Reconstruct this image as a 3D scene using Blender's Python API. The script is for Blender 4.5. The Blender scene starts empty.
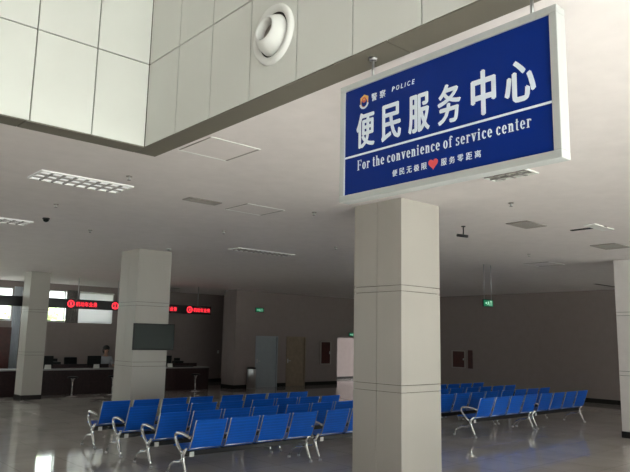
import bpy, bmesh, math, random
from mathutils import Vector, Matrix
random.seed(7)
PI = math.pi
S = bpy.context.scene
COL = S.collection

# ------------------------------------------------------------------ camera
YAW, PITCH, ROLL, FPX = 0.848238732, 0.157261517, 0.0201296088, 648.09
EYE = 1.9
fw = Vector((math.cos(YAW)*math.cos(PITCH), math.sin(YAW)*math.cos(PITCH), math.sin(PITCH)))
rt = Vector((math.sin(YAW), -math.cos(YAW), 0)); up = rt.cross(fw)
c_, s_ = math.cos(ROLL), math.sin(ROLL)
r2 = c_*rt + s_*up; u2 = -s_*rt + c_*up
cam_d = bpy.data.cameras.new('camera'); cam = bpy.data.objects.new('camera', cam_d); COL.objects.link(cam)
m = Matrix((r2, u2, -fw)).transposed().to_4x4(); m.translation = (0, 0, EYE); cam.matrix_world = m
cam_d.sensor_width = 36; cam_d.lens = FPX/630*36; cam_d.clip_start = .05; cam_d.clip_end = 300
S.camera = cam

# ------------------------------------------------------------------ world, daylight, exposure
w = bpy.data.worlds.new('sky'); S.world = w; w.use_nodes = True
nt = w.node_tree; nt.nodes.clear()
out = nt.nodes.new('ShaderNodeOutputWorld'); bg = nt.nodes.new('ShaderNodeBackground')
tc = nt.nodes.new('ShaderNodeTexCoord'); sp = nt.nodes.new('ShaderNodeSeparateXYZ'); cr = nt.nodes.new('ShaderNodeValToRGB')
cr.color_ramp.elements[0].position = 0.0; cr.color_ramp.elements[0].color = (.34, .36, .35, 1)   # overcast: dim at the horizon
cr.color_ramp.elements[1].position = 1.0; cr.color_ramp.elements[1].color = (.95, .99, 1.0, 1)
nt.links.new(tc.outputs['Generated'], sp.inputs[0]); nt.links.new(sp.outputs['Z'], cr.inputs[0])
nt.links.new(cr.outputs[0], bg.inputs[0]); nt.links.new(bg.outputs[0], out.inputs[0])
bg.inputs[1].default_value = 2.9

def portal(name, loc, sx, sy, rot):     # sampling portals in the window openings; the side row is added
    L = bpy.data.lights.new(name, 'AREA'); L.shape = 'RECTANGLE'; L.size = sx; L.size_y = sy
    L.cycles.is_portal = True
    o = bpy.data.objects.new(name, L); COL.objects.link(o); o.location = loc; o.rotation_euler = rot
sd = bpy.data.lights.new('sun', 'SUN'); sd.energy = 9.0; sd.angle = math.radians(3); sd.color = (1, .98, .96)
sun = bpy.data.objects.new('sun', sd); COL.objects.link(sun); sun.rotation_euler = Vector((.30, .73, -.64)).to_track_quat('-Z', 'Y').to_euler()
FY = -6.5                                # plane of the glazed entrance front
portal('daylight_front_low', (9.25, FY+.1, 1.75), 24.4, 3.3, (PI/2, 0, 0))
portal('daylight_front_high', (-.1, FY+.1, 5.5), 5.6, 3.6, (PI/2, 0, 0))

portal('daylight_added_side', (-3.02, 18.4, 1.85), 8.1, 1.9, (PI/2, 0, -PI/2))  # portal of the added, unseen side windows
S.view_settings.view_transform = 'Standard'; S.view_settings.look = 'None'
S.view_settings.gamma = 1; S.view_settings.use_curve_mapping = False
S.view_settings.exposure = 1.8

# ------------------------------------------------------------------ materials
def mat(name, col, rough=.6, metal=0, spec=.5, noise=0, nscale=5, emit=None, estr=0, bump=0, coat=0):
    M = bpy.data.materials.new(name); M.use_nodes = True; t = M.node_tree; b = t.nodes['Principled BSDF']
    b.inputs['Base Color'].default_value = (*col, 1); b.inputs['Roughness'].default_value = rough
    b.inputs['Metallic'].default_value = metal; b.inputs['Specular IOR Level'].default_value = spec
    b.inputs['Coat Weight'].default_value = coat
    if emit: b.inputs['Emission Color'].default_value = (*emit, 1); b.inputs['Emission Strength'].default_value = estr
    n = t.nodes.new('ShaderNodeTexNoise'); n.inputs['Scale'].default_value = nscale; n.inputs['Detail'].default_value = 5
    g = t.nodes.new('ShaderNodeTexCoord'); t.links.new(g.outputs['Object'], n.inputs['Vector'])
    r = t.nodes.new('ShaderNodeValToRGB'); k = noise or .03
    r.color_ramp.elements[0].position = .3; r.color_ramp.elements[1].position = .7
    r.color_ramp.elements[0].color = (*[c*(1-k) for c in col], 1); r.color_ramp.elements[1].color = (*[min(1, c*(1+k)) for c in col], 1)
    t.links.new(n.outputs[0], r.inputs[0]); t.links.new(r.outputs[0], b.inputs['Base Color'])
    if bump:
        bn = t.nodes.new('ShaderNodeBump'); bn.inputs['Strength'].default_value = bump
        t.links.new(n.outputs[0], bn.inputs['Height']); t.links.new(bn.outputs[0], b.inputs['Normal'])
    return M

M = {}
M['ceiling'] = mat('ceiling_paint', (.80, .745, .735), .85, spec=.2)
M['wall'] = mat('wall_paint', (.29, .24, .232), .8, spec=.2)
M['cladding'] = mat('aluminium_cladding', (.72, .725, .69), .42, spec=.4, noise=.015, nscale=2)
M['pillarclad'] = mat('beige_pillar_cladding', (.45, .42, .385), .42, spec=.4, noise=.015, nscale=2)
M['joint'] = mat('joint_sealant', (.10, .095, .07), .8)
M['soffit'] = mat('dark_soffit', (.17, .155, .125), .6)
M['dark'] = mat('dark_recess', (.02, .018, .017), .9)
M['base'] = mat('baseboard_stone', (.018, .015, .014), .6, spec=.2)
M['chrome'] = mat('polished_steel', (.72, .72, .72), .24, metal=.97)
M['steel'] = mat('brushed_steel', (.55, .55, .56), .35, metal=1)
M['alu'] = mat('sign_frame_aluminium', (.56, .58, .58), .38, metal=.35)
M['blackmetal'] = mat('black_painted_steel', (.012, .012, .014), .4)
M['blackplastic'] = mat('black_plastic', (.008, .008, .009), .5, spec=.2)
M['white'] = mat('white_paint', (.82, .82, .80), .5)
M['signblue'] = mat('sign_blue_film', (.003, .024, .215), .4, spec=.12, noise=.04, nscale=1.5)
M['signwhite'] = mat('sign_white_film', (.80, .88, 1.0), .45)
M['gold'] = mat('badge_gold', (.80, .45, .12), .4)
M['badgered'] = mat('badge_red', (.62, .12, .06), .5)
M['heart'] = mat('heart_red', (.80, .09, .10), .5)
M['deskwood'] = mat('dark_wood_laminate', (.028, .013, .014), .45, spec=.25, noise=.25, nscale=14)
M['desktop'] = mat('grey_counter_top', (.32, .30, .30), .4)
M['redwood'] = mat('dark_red_wood', (.065, .015, .013), .4, noise=.25, nscale=9)
M['screen'] = mat('screen_glass', (.015, .022, .02), .3, spec=.15)
M['led_red'] = mat('red_led', (.6, .02, .02), .5, emit=(1, .03, .05), estr=.75)
M['exit_green'] = mat('exit_green', (.01, .20, .09), .4, emit=(.01, .35, .15), estr=.06)
M['exit_white'] = mat('exit_white', (.7, .9, .8), .4, emit=(.5, 1, .75), estr=.15)
M['doorgrey'] = mat('pale_blue_door_paint', (.33, .36, .40), .5)
M['doorwood'] = mat('veneer_door', (.27, .205, .15), .5, noise=.12, nscale=7)
M['curtain'] = mat('white_curtain', (.72, .76, .84), .9)
M['greycurtain'] = mat('grey_curtain', (.25, .23, .22), .9, noise=.2, nscale=18)
M['lamp'] = mat('lamp_reflector', (.85, .85, .85), .4, emit=(1, 1, .97), estr=.16)
M['offlamp'] = mat('unlit_reflector', (.62, .60, .57), .5)
M['louvre'] = mat('louvre_grey', (.30, .285, .27), .5)
M['vent'] = mat('vent_grey', (.34, .31, .285), .6)
M['hair'] = mat('black_hair', (.010, .009, .009), .6)
M['skin'] = mat('skin', (.42, .25, .18), .6)
M['shirt'] = mat('pale_shirt', (.40, .42, .46), .8)
M['bark'] = mat('bark', (.10, .07, .05), .9, noise=.3)
M['leaf'] = mat('leaves', (.62, .72, .42), .7, noise=.4, nscale=3)
M['paving'] = mat('outdoor_paving', (.50, .48, .45), .8, noise=.1)
M['seatblack'] = mat('seat_underside', (.012, .012, .013), .6)

def blue_steel():        # perforated blue sheet: fine dark dots laid out on a grid
    Mx = mat('perforated_blue_steel', (.006, .13, .66), .4, spec=.35, noise=.05)
    t = Mx.node_tree; b = t.nodes['Principled BSDF']
    src = b.inputs['Base Color'].links[0].from_socket
    v = t.nodes.new('ShaderNodeTexVoronoi'); v.inputs['Scale'].default_value = 70; v.inputs['Randomness'].default_value = 0
    g = t.nodes.new('ShaderNodeTexCoord'); t.links.new(g.outputs['Object'], v.inputs['Vector'])
    r = t.nodes.new('ShaderNodeValToRGB'); r.color_ramp.elements[0].position = .28; r.color_ramp.elements[1].position = .34
    r.color_ramp.elements[0].color = (.35, .35, .35, 1); r.color_ramp.elements[1].color = (1, 1, 1, 1)
    mx = t.nodes.new('ShaderNodeMix'); mx.data_type = 'RGBA'; mx.blend_type = 'MULTIPLY'; mx.inputs[0].default_value = 1
    t.links.new(v.outputs['Distance'], r.inputs[0]); t.links.new(src, mx.inputs[6]); t.links.new(r.outputs[0], mx.inputs[7])
    t.links.new(mx.outputs[2], b.inputs['Base Color'])
    return Mx
M['blue'] = blue_steel()

def floor_mat():
    Mx = mat('polished_floor_tile', (.60, .56, .53), .05, spec=.8, noise=.1, nscale=1.2)
    t = Mx.node_tree; b = t.nodes['Principled BSDF']
    src = b.inputs['Base Color'].links[0].from_socket
    g = t.nodes.new('ShaderNodeTexCoord'); br = t.nodes.new('ShaderNodeTexBrick')
    br.offset = 0; br.inputs['Scale'].default_value = 1; br.inputs['Brick Width'].default_value = .8; br.inputs['Row Height'].default_value = .8
    br.inputs['Mortar Size'].default_value = .004
    br.inputs['Color1'].default_value = (1, 1, 1, 1); br.inputs['Color2'].default_value = (.93, .93, .93, 1); br.inputs['Mortar'].default_value = (.5, .5, .5, 1)
    t.links.new(g.outputs['Object'], br.inputs['Vector'])
    mx = t.nodes.new('ShaderNodeMix'); mx.data_type = 'RGBA'; mx.blend_type = 'MULTIPLY'; mx.inputs[0].default_value = 1
    t.links.new(src, mx.inputs[6]); t.links.new(br.outputs['Color'], mx.inputs[7]); t.links.new(mx.outputs[2], b.inputs['Base Color'])
    return Mx
M['floor'] = floor_mat()

def glass_mat():
    Mx = bpy.data.materials.new('window_glass'); Mx.use_nodes = True; t = Mx.node_tree; t.nodes.clear()
    o = t.nodes.new('ShaderNodeOutputMaterial'); a = t.nodes.new('ShaderNodeBsdfTransparent'); g = t.nodes.new('ShaderNodeBsdfGlossy')
    a.inputs[0].default_value = (.93, .97, .95, 1); g.inputs['Roughness'].default_value = .03
    mx = t.nodes.new('ShaderNodeMixShader'); mx.inputs[0].default_value = .06
    t.links.new(a.outputs[0], mx.inputs[1]); t.links.new(g.outputs[0], mx.inputs[2]); t.links.new(mx.outputs[0], o.inputs[0])
    return Mx
M['glass'] = glass_mat()

def sheer_mat():
    Mx = bpy.data.materials.new('white_roller_blind'); Mx.use_nodes = True; t = Mx.node_tree; t.nodes.clear()
    o = t.nodes.new('ShaderNodeOutputMaterial'); a = t.nodes.new('ShaderNodeBsdfTranslucent'); g = t.nodes.new('ShaderNodeBsdfDiffuse')
    a.inputs[0].default_value = (.66, .64, .66, 1); g.inputs[0].default_value = (.7, .7, .7, 1)
    mx = t.nodes.new('ShaderNodeMixShader'); mx.inputs[0].default_value = .4
    t.links.new(a.outputs[0], mx.inputs[1]); t.links.new(g.outputs[0], mx.inputs[2]); t.links.new(mx.outputs[0], o.inputs[0])
    return Mx
M['sheer'] = sheer_mat()

# ------------------------------------------------------------------ mesh helpers
class MB:
    def __init__(s): s.bm = bmesh.new(); s.mats = []
    def mi(s, m):
        if m not in s.mats: s.mats.append(m)
        return s.mats.index(m)
    def box(s, a, b, m, bev=0, rot=None, piv=None):
        t = bmesh.new(); bmesh.ops.create_cube(t, size=1)
        c = [(a[i]+b[i])/2 for i in range(3)]; d = [abs(b[i]-a[i]) for i in range(3)]
        for v in t.verts: v.co = Vector((c[0]+v.co.x*d[0], c[1]+v.co.y*d[1], c[2]+v.co.z*d[2]))
        if bev: bmesh.ops.bevel(t, geom=t.edges[:], offset=bev, segments=2, affect='EDGES', profile=.6)
        if rot:
            bmesh.ops.rotate(t, verts=t.verts, cent=piv or c, matrix=rot)
        s.merge(t, m)
    def merge(s, t, m, smooth=False):
        k = s.mi(m); vm = {}
        for v in t.verts: vm[v] = s.bm.verts.new(v.co)
        for f in t.faces:
            try:
                nf = s.bm.faces.new([vm[v] for v in f.verts]); nf.material_index = k; nf.smooth = smooth or f.smooth
            except ValueError: pass
        t.free()
    def cyl(s, a, b, r, m, seg=16, r2=None, smooth=True):
        a = Vector(a); b = Vector(b); d = b-a
        t = bmesh.new(); bmesh.ops.create_cone(t, cap_ends=True, segments=seg, radius1=r, radius2=r if r2 is None else r2, depth=d.length)
        q = d.to_track_quat('Z', 'Y').to_matrix().to_4x4(); q.translation = (a+b)/2
        bmesh.ops.transform(t, matrix=q, verts=t.verts)
        for f in t.faces: f.smooth = len(f.verts) == 4 and smooth
        s.merge(t, m)
    def ball(s, c, r, m, sc=(1, 1, 1), seg=16):
        t = bmesh.new(); bmesh.ops.create_uvsphere(t, u_segments=seg, v_segments=seg//2+2, radius=r)
        for v in t.verts: v.co = Vector((c[0]+v.co.x*sc[0], c[1]+v.co.y*sc[1], c[2]+v.co.z*sc[2]))
        s.merge(t, m, True)
    def tube(s, pts, r, m, seg=10, flat=1.0):
        pts = [Vector(p) for p in pts]; n = len(pts); rings = []; k = s.mi(m)
        prev = None
        for i, p in enumerate(pts):
            d = (pts[min(i+1, n-1)]-pts[max(i-1, 0)]).normalized()
            if prev is None:
                a = d.cross(Vector((0, 0, 1)))
                if a.length < .05: a = d.cross(Vector((1, 0, 0)))
                a.normalize()
            else:
                a = prev - d*prev.dot(d); a.normalize()
            prev = a; b = d.cross(a); rr = r[i] if isinstance(r, (list, tuple)) else r
            rings.append([s.bm.verts.new(p+a*rr*math.cos(2*PI*j/seg)*flat+b*rr*math.sin(2*PI*j/seg)) for j in range(seg)])
        for i in range(n-1):
            for j in range(seg):
                f = s.bm.faces.new([rings[i][j], rings[i][(j+1) % seg], rings[i+1][(j+1) % seg], rings[i+1][j]]); f.smooth = True; f.material_index = k
        for R in (rings[0][::-1], rings[-1]):
            f = s.bm.faces.new(R); f.material_index = k
    def prism(s, pts, d, m):     # polygon (list of Vectors) extruded by vector d
        k = s.mi(m); A = [s.bm.verts.new(Vector(p)) for p in pts]; B = [s.bm.verts.new(Vector(p)+Vector(d)) for p in pts]
        n = len(A)
        for f in ([A[::-1], B] + [[A[i], A[(i+1) % n], B[(i+1) % n], B[i]] for i in range(n)]):
            q = s.bm.faces.new(f); q.material_index = k
    def lathe(s, prof, c, m, seg=32, mtx=None):
        k = s.mi(m); R = []
        for (r, z) in prof:
            R.append([s.bm.verts.new((mtx or Matrix()) @ Vector((r*math.cos(2*PI*j/seg), r*math.sin(2*PI*j/seg), z)) + Vector(c)) for j in range(seg)])
        for i in range(len(R)-1):
            for j in range(seg):
                f = s.bm.faces.new([R[i][j], R[i][(j+1) % seg], R[i+1][(j+1) % seg], R[i+1][j]]); f.smooth = True; f.material_index = k
    def build(s, name, parent=None, norm=True):
        me = bpy.data.meshes.new(name)
        if norm: bmesh.ops.recalc_face_normals(s.bm, faces=s.bm.faces[:])
        s.bm.to_mesh(me); s.bm.free()
        for x in s.mats: me.materials.append(x)
        o = bpy.data.objects.new(name, me); COL.objects.link(o)
        if parent: o.parent = parent
        return o

def empty(name, loc=(0, 0, 0), rz=0, label=None, cat=None, group=None):
    o = bpy.data.objects.new(name, None); COL.objects.link(o); o.location = loc; o.rotation_euler = (0, 0, rz); o.empty_display_size = .1
    return tag(o, label, cat, group)
def tag(o, label=None, cat=None, group=None, kind=None):
    if label: o['label'] = label
    if cat: o['category'] = cat
    if group: o['group'] = group
    if kind: o['kind'] = kind
    return o
def struct(mb, name, label=None, parent=None):
    o = mb.build(name, parent); o['kind'] = 'structure'
    if label: o['label'] = label
    return o
def copy_tree(o, parent=None):
    c = o.copy(); COL.objects.link(c); c.parent = parent
    for ch in [x for x in COL.objects if x.parent == o]: copy_tree(ch, c)
    return c

# ------------------------------------------------------------------ the setting
H = 3.7; X0, X1 = -3.0, 21.5; Y1 = 24.0; HT = 8.0
b = MB(); b.box((X0, FY, -.15), (X1+3.5, Y1+4, 0), M['floor']); struct(b, 'floor', 'dark polished tiled floor')
b = MB(); b.box((X0-40, FY-40, -.35), (X1+30, FY-.3, -.05), M['paving']); b.box((X0-40, Y1+4.05, -.35), (X1+30, Y1+50, -.05), M['paving'])
b.box((X0-40, Y1+.3, -.35), (14.3, Y1+50, -.152), M['paving'])
struct(b, 'ground')
b = MB()
b.box((2.98, FY, H), (X1+3.5, Y1+.3, H+.2), M['ceiling']); b.box((X0, 5.86, H), (2.98, Y1+.3, H+.2), M['ceiling'])
struct(b, 'ceiling', 'plain off-white ceiling over the hall')
b = MB(); b.box((X0, FY, HT), (3.0, 5.9, HT+.2), M['ceiling']); struct(b, 'ceiling_atrium')

def band(axis, v0, vth, u0, u1, joints, name, label):
    """clad band round the atrium opening: panels with open joints on a dark backing"""
    b = MB(); g = .006
    def bx(u_a, u_b, z_a, z_b, d0, d1, mm, bev=0):
        if axis == 'x': b.box((v0+d0, u_a, z_a), (v0+d1, u_b, z_b), mm, bev)
        else: b.box((u_a, v0+d0, z_a), (u_b, v0+d1, z_b), mm, bev)
    bx(u0, u1, H, HT, .02, vth, M['joint'])
    us = [u0]+joints+[u1]; zs = [H]; z = 4.531
    while z < HT-.1: zs.append(z); z += .831
    zs.append(HT)
    for i in range(len(us)-1):
        for j in range(len(zs)-1):
            bx(us[i]+g, us[i+1]-g, zs[j]+(g if j else 0), zs[j+1]-g, 0, .02, M['cladding'])
    if axis == 'x': b.box((v0+.02, u1, H), (v0+vth, u1+.18, HT), M['joint'])
    return struct(b, name, label)
jy = [5.05-.5630*i for i in range(0, 18)]; jy = [round(5.052-.5645*i, 3) for i in range(17) if 5.052-.5645*i > FY+.2][::-1]
jx = [round(2.224-.545*i, 3) for i in range(13) if 2.224-.545*i > X0+.2][::-1]
band('x', 2.75, .18, FY, 5.63, jy, 'wall_atrium_right', 'beige clad band of the atrium opening, receding face')
band('y', 5.63, .18, X0, 2.75, jx, 'wall_atrium_far', 'pale clad band of the atrium opening, bright face')
# dark soffit strip under the clad band (with butt joints)
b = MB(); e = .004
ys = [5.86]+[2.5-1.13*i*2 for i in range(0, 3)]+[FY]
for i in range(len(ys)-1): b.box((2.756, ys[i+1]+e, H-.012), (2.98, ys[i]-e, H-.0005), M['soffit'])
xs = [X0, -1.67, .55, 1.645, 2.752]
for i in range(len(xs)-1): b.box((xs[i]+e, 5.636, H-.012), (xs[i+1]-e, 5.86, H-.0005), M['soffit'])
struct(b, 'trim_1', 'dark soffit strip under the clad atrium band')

# walls
b = MB(); LW = (14.375, 22.5, .9, 2.8)
b.box((X0-.2, FY, 0), (X0, LW[0], HT), M['wall']); b.box((X0-.2, LW[1], 0), (X0, Y1+.2, HT), M['wall']); b.box((X0-.2, LW[0], 0), (X0, LW[1], LW[2]), M['wall']); b.box((X0-.2, LW[0], LW[3]), (X0, LW[1], HT), M['wall']); struct(b, 'wall_left')
b = MB(); y = LW[0]
while y < LW[1]+.01: b.box((X0-.12, max(LW[0], y-.03), LW[2]), (X0-.06, min(LW[1], y+.03), LW[3]), M['alu']); y += 1.625
b.box((X0-.121, LW[0], LW[2]), (X0-.059, LW[1], LW[2]+.05), M['alu']); b.box((X0-.121, LW[0], LW[3]-.05), (X0-.059, LW[1], LW[3]), M['alu'])
fr = struct(b, 'window_5', 'unseen row of windows added in the left side wall for light'); b = MB(); b.box((X0-.095, LW[0], LW[2]+.001), (X0-.09, LW[1], LW[3]-.001), M['glass']); struct(b, 'window_pane', None, fr)  # unseen side windows, added to brighten the floor and back wall
b = MB(); b.box((X1, FY, 0), (X1+.2, 20.8, H), M['wall']); struct(b, 'wall_right', 'blank dim wall along the right side')
# back wall with the clerestory openings
WZ0, WZ1 = 2.34, 3.46
W = [(-1.5, 2.5), (4.6, 7.16), (8.40, 10.80)]
b = MB(); x = X0
for a, c in W:
    b.box((x, Y1, 0), (a, Y1+.2, H), M['wall']); b.box((a, Y1, 0), (c, Y1+.2, WZ0), M['wall']); b.box((a, Y1, WZ1), (c, Y1+.2, H), M['wall']); x = c
b.box((x, Y1, 0), (16.1, Y1+.2, H), M['wall']); struct(b, 'wall_back', 'plain wall behind the service counters')
for i, (a, c) in enumerate(W):
    b = MB(); t = .035
    b.box((a, Y1+.06, WZ0), (c, Y1+.12, WZ0+t), M['alu']); b.box((a, Y1+.06, WZ1-t), (c, Y1+.12, WZ1), M['alu'])
    n = 4
    for k in range(n+1):
        xx = a+(c-a)*k/n; b.box((max(a, xx-.02), Y1+.062, WZ0+t), (min(c, xx+.02), Y1+.118, WZ1-t), M['alu'])
    fr = struct(b, 'window_%d' % (i+1), 'high strip window in the back wall')
    g = MB(); g.box((a+.001, Y1+.085, WZ0+.001), (c-.001, Y1+.09, WZ1-.001), M['glass']); o = struct(g, 'window_pane', None, fr)
    b = MB(); b.box((a, Y1-.02, WZ0-.03), (c, Y1+.05, WZ0), M['white']); struct(b, 'window_sill', None, fr)
# wall with doors, side wall, passage
DW = 20.6
doors = [(15.2, 16.3, 1.97), (16.74, 17.76, 1.97)]; OP = (19.57, 21.2, 1.97)
b = MB(); x = 14.8
for a, c, h in doors+[OP]:
    b.box((x, DW, 0), (a, DW+.2, H), M['wall']); b.box((a, DW, h), (c, DW+.2, H), M['wall']); x = c
b.box((x, DW, 0), (X1+.2, DW+.2, H), M['wall']); struct(b, 'wall_far_right', 'end wall with the two doors')
b = MB(); b.box((15.9, DW+.2, 0), (16.1, Y1, H), M['wall']); struct(b, 'wall_side')
b = MB(); b.box((18.9, DW+2.6, 0), (24.8, DW+2.8, H), M['wall']); b.box((18.7, DW+.2, 0), (18.9, DW+2.8, H), M['wall']); b.box((24.6, DW, 0), (24.8, DW+1.6, H), M['wall']); struct(b, 'wall_passage', 'bright passage wall seen through the doorway')  # last box is an unseen end wall, added to dim the passage
b = MB(); b.box((18.9, DW+2.575, 0), (24.8, DW+2.6, .11), M['base']); struct(b, 'baseboard_passage')
def bboard(name, a, c): b = MB(); b.box(a, c, M['base']); struct(b, name)
bboard('baseboard_right', (X1-.02, FY, 0), (X1, DW, .14)); bboard('baseboard_back', (X0, Y1-.02, 0), (15.9, Y1, .14))
bboard('baseboard_left', (X0, FY, 0), (X0+.02, Y1-.02, .14)); bboard('baseboard_side', (15.88, DW+.2, 0), (15.9, Y1-.02, .14))
b = MB()
for a, c in ((14.8, 15.2), (16.3, 16.74), (17.76, 19.57), (21.2, X1-.02)): b.box((a, DW-.02, 0), (c, DW, .14), M['base'])
struct(b, 'baseboard_far_right')
# glazed entrance front behind the photographer, open sky beyond
b = MB()
b.box((2.93, FY-.25, 2.7), (X1+.2, FY, H+.2), M['wall']); b.box((X0-.2, FY-.25, 7.3), (3.0, FY, HT+.2), M['wall'])
b.box((X0-.2, FY-.25, 3.45), (2.93, FY, 3.7), M['wall']); struct(b, 'wall_front')
b = MB(); x = X0
while x < X1+.1:
    top = 2.7 if x > 2.9 else 7.3
    b.box((x-.04, FY-.15, 0), (x+.04, FY-.05, top), M['alu']); x += 1.656
b.box((X0, FY-.15, 2.2), (X1, FY-.05, 2.26), M['alu']); b.box((X0, FY-.15, 5.6), (2.9, FY-.05, 5.66), M['alu']); b.box((X0, FY-.15, 0), (X1, FY-.05, .08), M['alu'])
fr = struct(b, 'window_4', 'glazed entrance front')
g = MB(); g.box((X0, FY-.11, .08), (2.93, FY-.1, 3.44), M['glass']); g.box((2.93, FY-.11, .08), (X1, FY-.1, 2.7), M['glass']); g.box((X0, FY-.11, 3.7), (2.9, FY-.1, 7.3), M['glass']); struct(g, 'window_pane', None, fr)

# clad pillars
def pillar(x0, x1, y0, y1, name, label, joints=True, clad='pillarclad', base=True):
    b = MB(); g = .004; t = .02
    b.box((x0+t, y0+t, 0), (x1-t, y1-t, H), M['joint'])
    zs = [(0.0, 1.262), (1.270, 1.351), (1.359, 2.510), (2.518, 2.585), (2.593, H)] if joints else [(0, H)]
    ym = (y0+y1)/2; xm = (x0+x1)/2
    for a, c in zs:
        for (ya, yb) in ((y0, ym-g), (ym+g, y1)):
            b.box((x0, ya, a), (x0+t, yb, c), M[clad]); b.box((x1-t, ya, a), (x1, yb, c), M[clad])
        b.box((x0+t, y0, a), (x1-t, y0+t, c), M[clad]); b.box((x0+t, y1-t, a), (x1-t, y1, c), M[clad])
    o = struct(b, name, label)
    if base:
        b = MB(); q = .012
        b.box((x0-q, y0-q, 0), (x1+q, y1+q, .13), M['base']); struct(b, 'baseboard', None, o)
    return o
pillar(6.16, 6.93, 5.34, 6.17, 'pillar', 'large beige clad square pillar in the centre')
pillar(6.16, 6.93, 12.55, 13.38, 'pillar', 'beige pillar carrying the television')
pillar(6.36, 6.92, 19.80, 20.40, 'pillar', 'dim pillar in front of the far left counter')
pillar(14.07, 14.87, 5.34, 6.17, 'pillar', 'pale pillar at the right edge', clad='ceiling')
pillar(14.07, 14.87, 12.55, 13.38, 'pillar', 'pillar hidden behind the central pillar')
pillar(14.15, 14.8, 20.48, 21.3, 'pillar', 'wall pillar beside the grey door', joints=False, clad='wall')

# doors
def door(a, c, h, mm, n, label):
    b = MB(); y = DW+.05
    b.box((a+.04, y, .0), (c-.04, y+.045, h-.04), M[mm], .003); o = struct(b, 'door_%d' % n, label)
    f = MB()
    f.box((a, DW-.012, 0), (a+.04, DW+.12, h), M[mm]); f.box((c-.04, DW-.012, 0), (c, DW+.12, h), M[mm]); f.box((a, DW-.012, h-.04), (c, DW+.12, h), M[mm])
    struct(f, 'door_frame', None, o)
    k = MB(); hx = a+.13; k.cyl((hx, y, 1.0), (hx, y-.05, 1.0), .012, M['steel'], 8); k.cyl((hx, y-.05, 1.0), (hx+.12, y-.05, 1.0), .01, M['steel'], 8)
    k.box((hx-.025, y-.006, .92), (hx+.025, y, 1.08), M['steel']); struct(k, 'door_handle', None, o)
door(15.2, 16.3, 1.97, 'doorgrey', 1, 'pale blue-grey door in the end wall')
door(16.74, 17.76, 1.97, 'doorwood', 2, 'brown veneer door in the end wall')

# outdoors beyond the back windows
def tree(x, y, h, r, label):
    t = empty('tree', (x, y, -.152), 0, label, 'tree', 'trees outside the back windows')
    b = MB(); b.tube([(0, 0, 0), (.05, .03, h*.4), (-.03, 0, h*.8)], [.16, .12, .05], M['bark'], 8)
    for a in range(5):
        an = a*1.257; b.tube([(0, 0, h*.42), (math.cos(an)*r*.5, math.sin(an)*r*.5, h*.75)], [.06, .02], M['bark'], 6)
    b.build('trunk', t)
    rs = random.Random(int(x*10)); b = MB(); k = b.mi(M['leaf'])
    for i in range(1500):
        v = Vector((rs.gauss(0, 1), rs.gauss(0, 1), rs.gauss(0, 1))).normalized()*(rs.random()**.4)
        p = Vector((v.x*r, v.y*r, h*.72+v.z*h*.36)); s = .12+rs.random()*.1
        q = Matrix.Rotation(rs.random()*6.3, 3, 'Z') @ Matrix.Rotation(rs.random()*3, 3, 'X')
        vs = [b.bm.verts.new(p+q @ Vector(d)*s) for d in ((-1, 0, 0), (0, -.5, 0), (1, 0, .2), (0, .5, 0))]
        b.bm.faces.new(vs).material_index = k
    b.build('crown', t)
tree(9.9, 29.9, 3.45, 1.25, 'green leafy tree seen through the high window left of the grey curtain')
tree(7.3, 29.8, 3.35, 1.25, 'green leafy tree seen through the window at the left edge')
tree(12.9, 30.5, 3.1, 1.5, 'leafy tree behind the white roller blind')

# ------------------------------------------------------------------ big hanging sign
SX = 2.78; SYL, SYR, SZ0, SZ1 = 2.93, 1.43, 2.757, 3.523; TH = .085
sign = empty('hanging_sign', (SX+TH/2, (SYL+SYR)/2, SZ0), 0, 'large blue hanging sign with white Chinese and English lettering in a silver frame', 'sign')
off = -Vector(sign.location)
def rel(o, par):                      # child given in world coordinates
    o.parent = par; o.matrix_parent_inverse = Matrix.Translation(-Vector(par.location)); return o
b = MB(); fwid = .04
b.box((SX+.012, SYR+.01, SZ0+.01), (SX+TH-.012, SYL-.01, SZ1-.01), M['signblue']); rel(b.build('sign_panel'), sign)
b = MB()
for (ya, yb, za, zb) in ((SYR, SYL, SZ0, SZ0+fwid), (SYR, SYL, SZ1-fwid, SZ1), (SYR, SYR+fwid, SZ0+fwid, SZ1-fwid), (SYL-fwid, SYL, SZ0+fwid, SZ1-fwid)):
    b.box((SX, ya, za), (SX+TH, yb, zb), M['alu'], .004)
rel(b.build('sign_frame'), sign)
for y in (2.715, 1.60):
    b = MB(); b.cyl((2.86, y, SZ1-.002), (2.86, y, H-.012), .009, M['steel'], 10); b.cyl((2.86, y, H-.03), (2.86, y, H-.012), .026, M['steel'], 16)
    b.cyl((2.86, y, SZ1-.002), (2.86, y, SZ1+.02), .016, M['steel'], 12); rel(b.build('hanger_rod'), sign)

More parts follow.
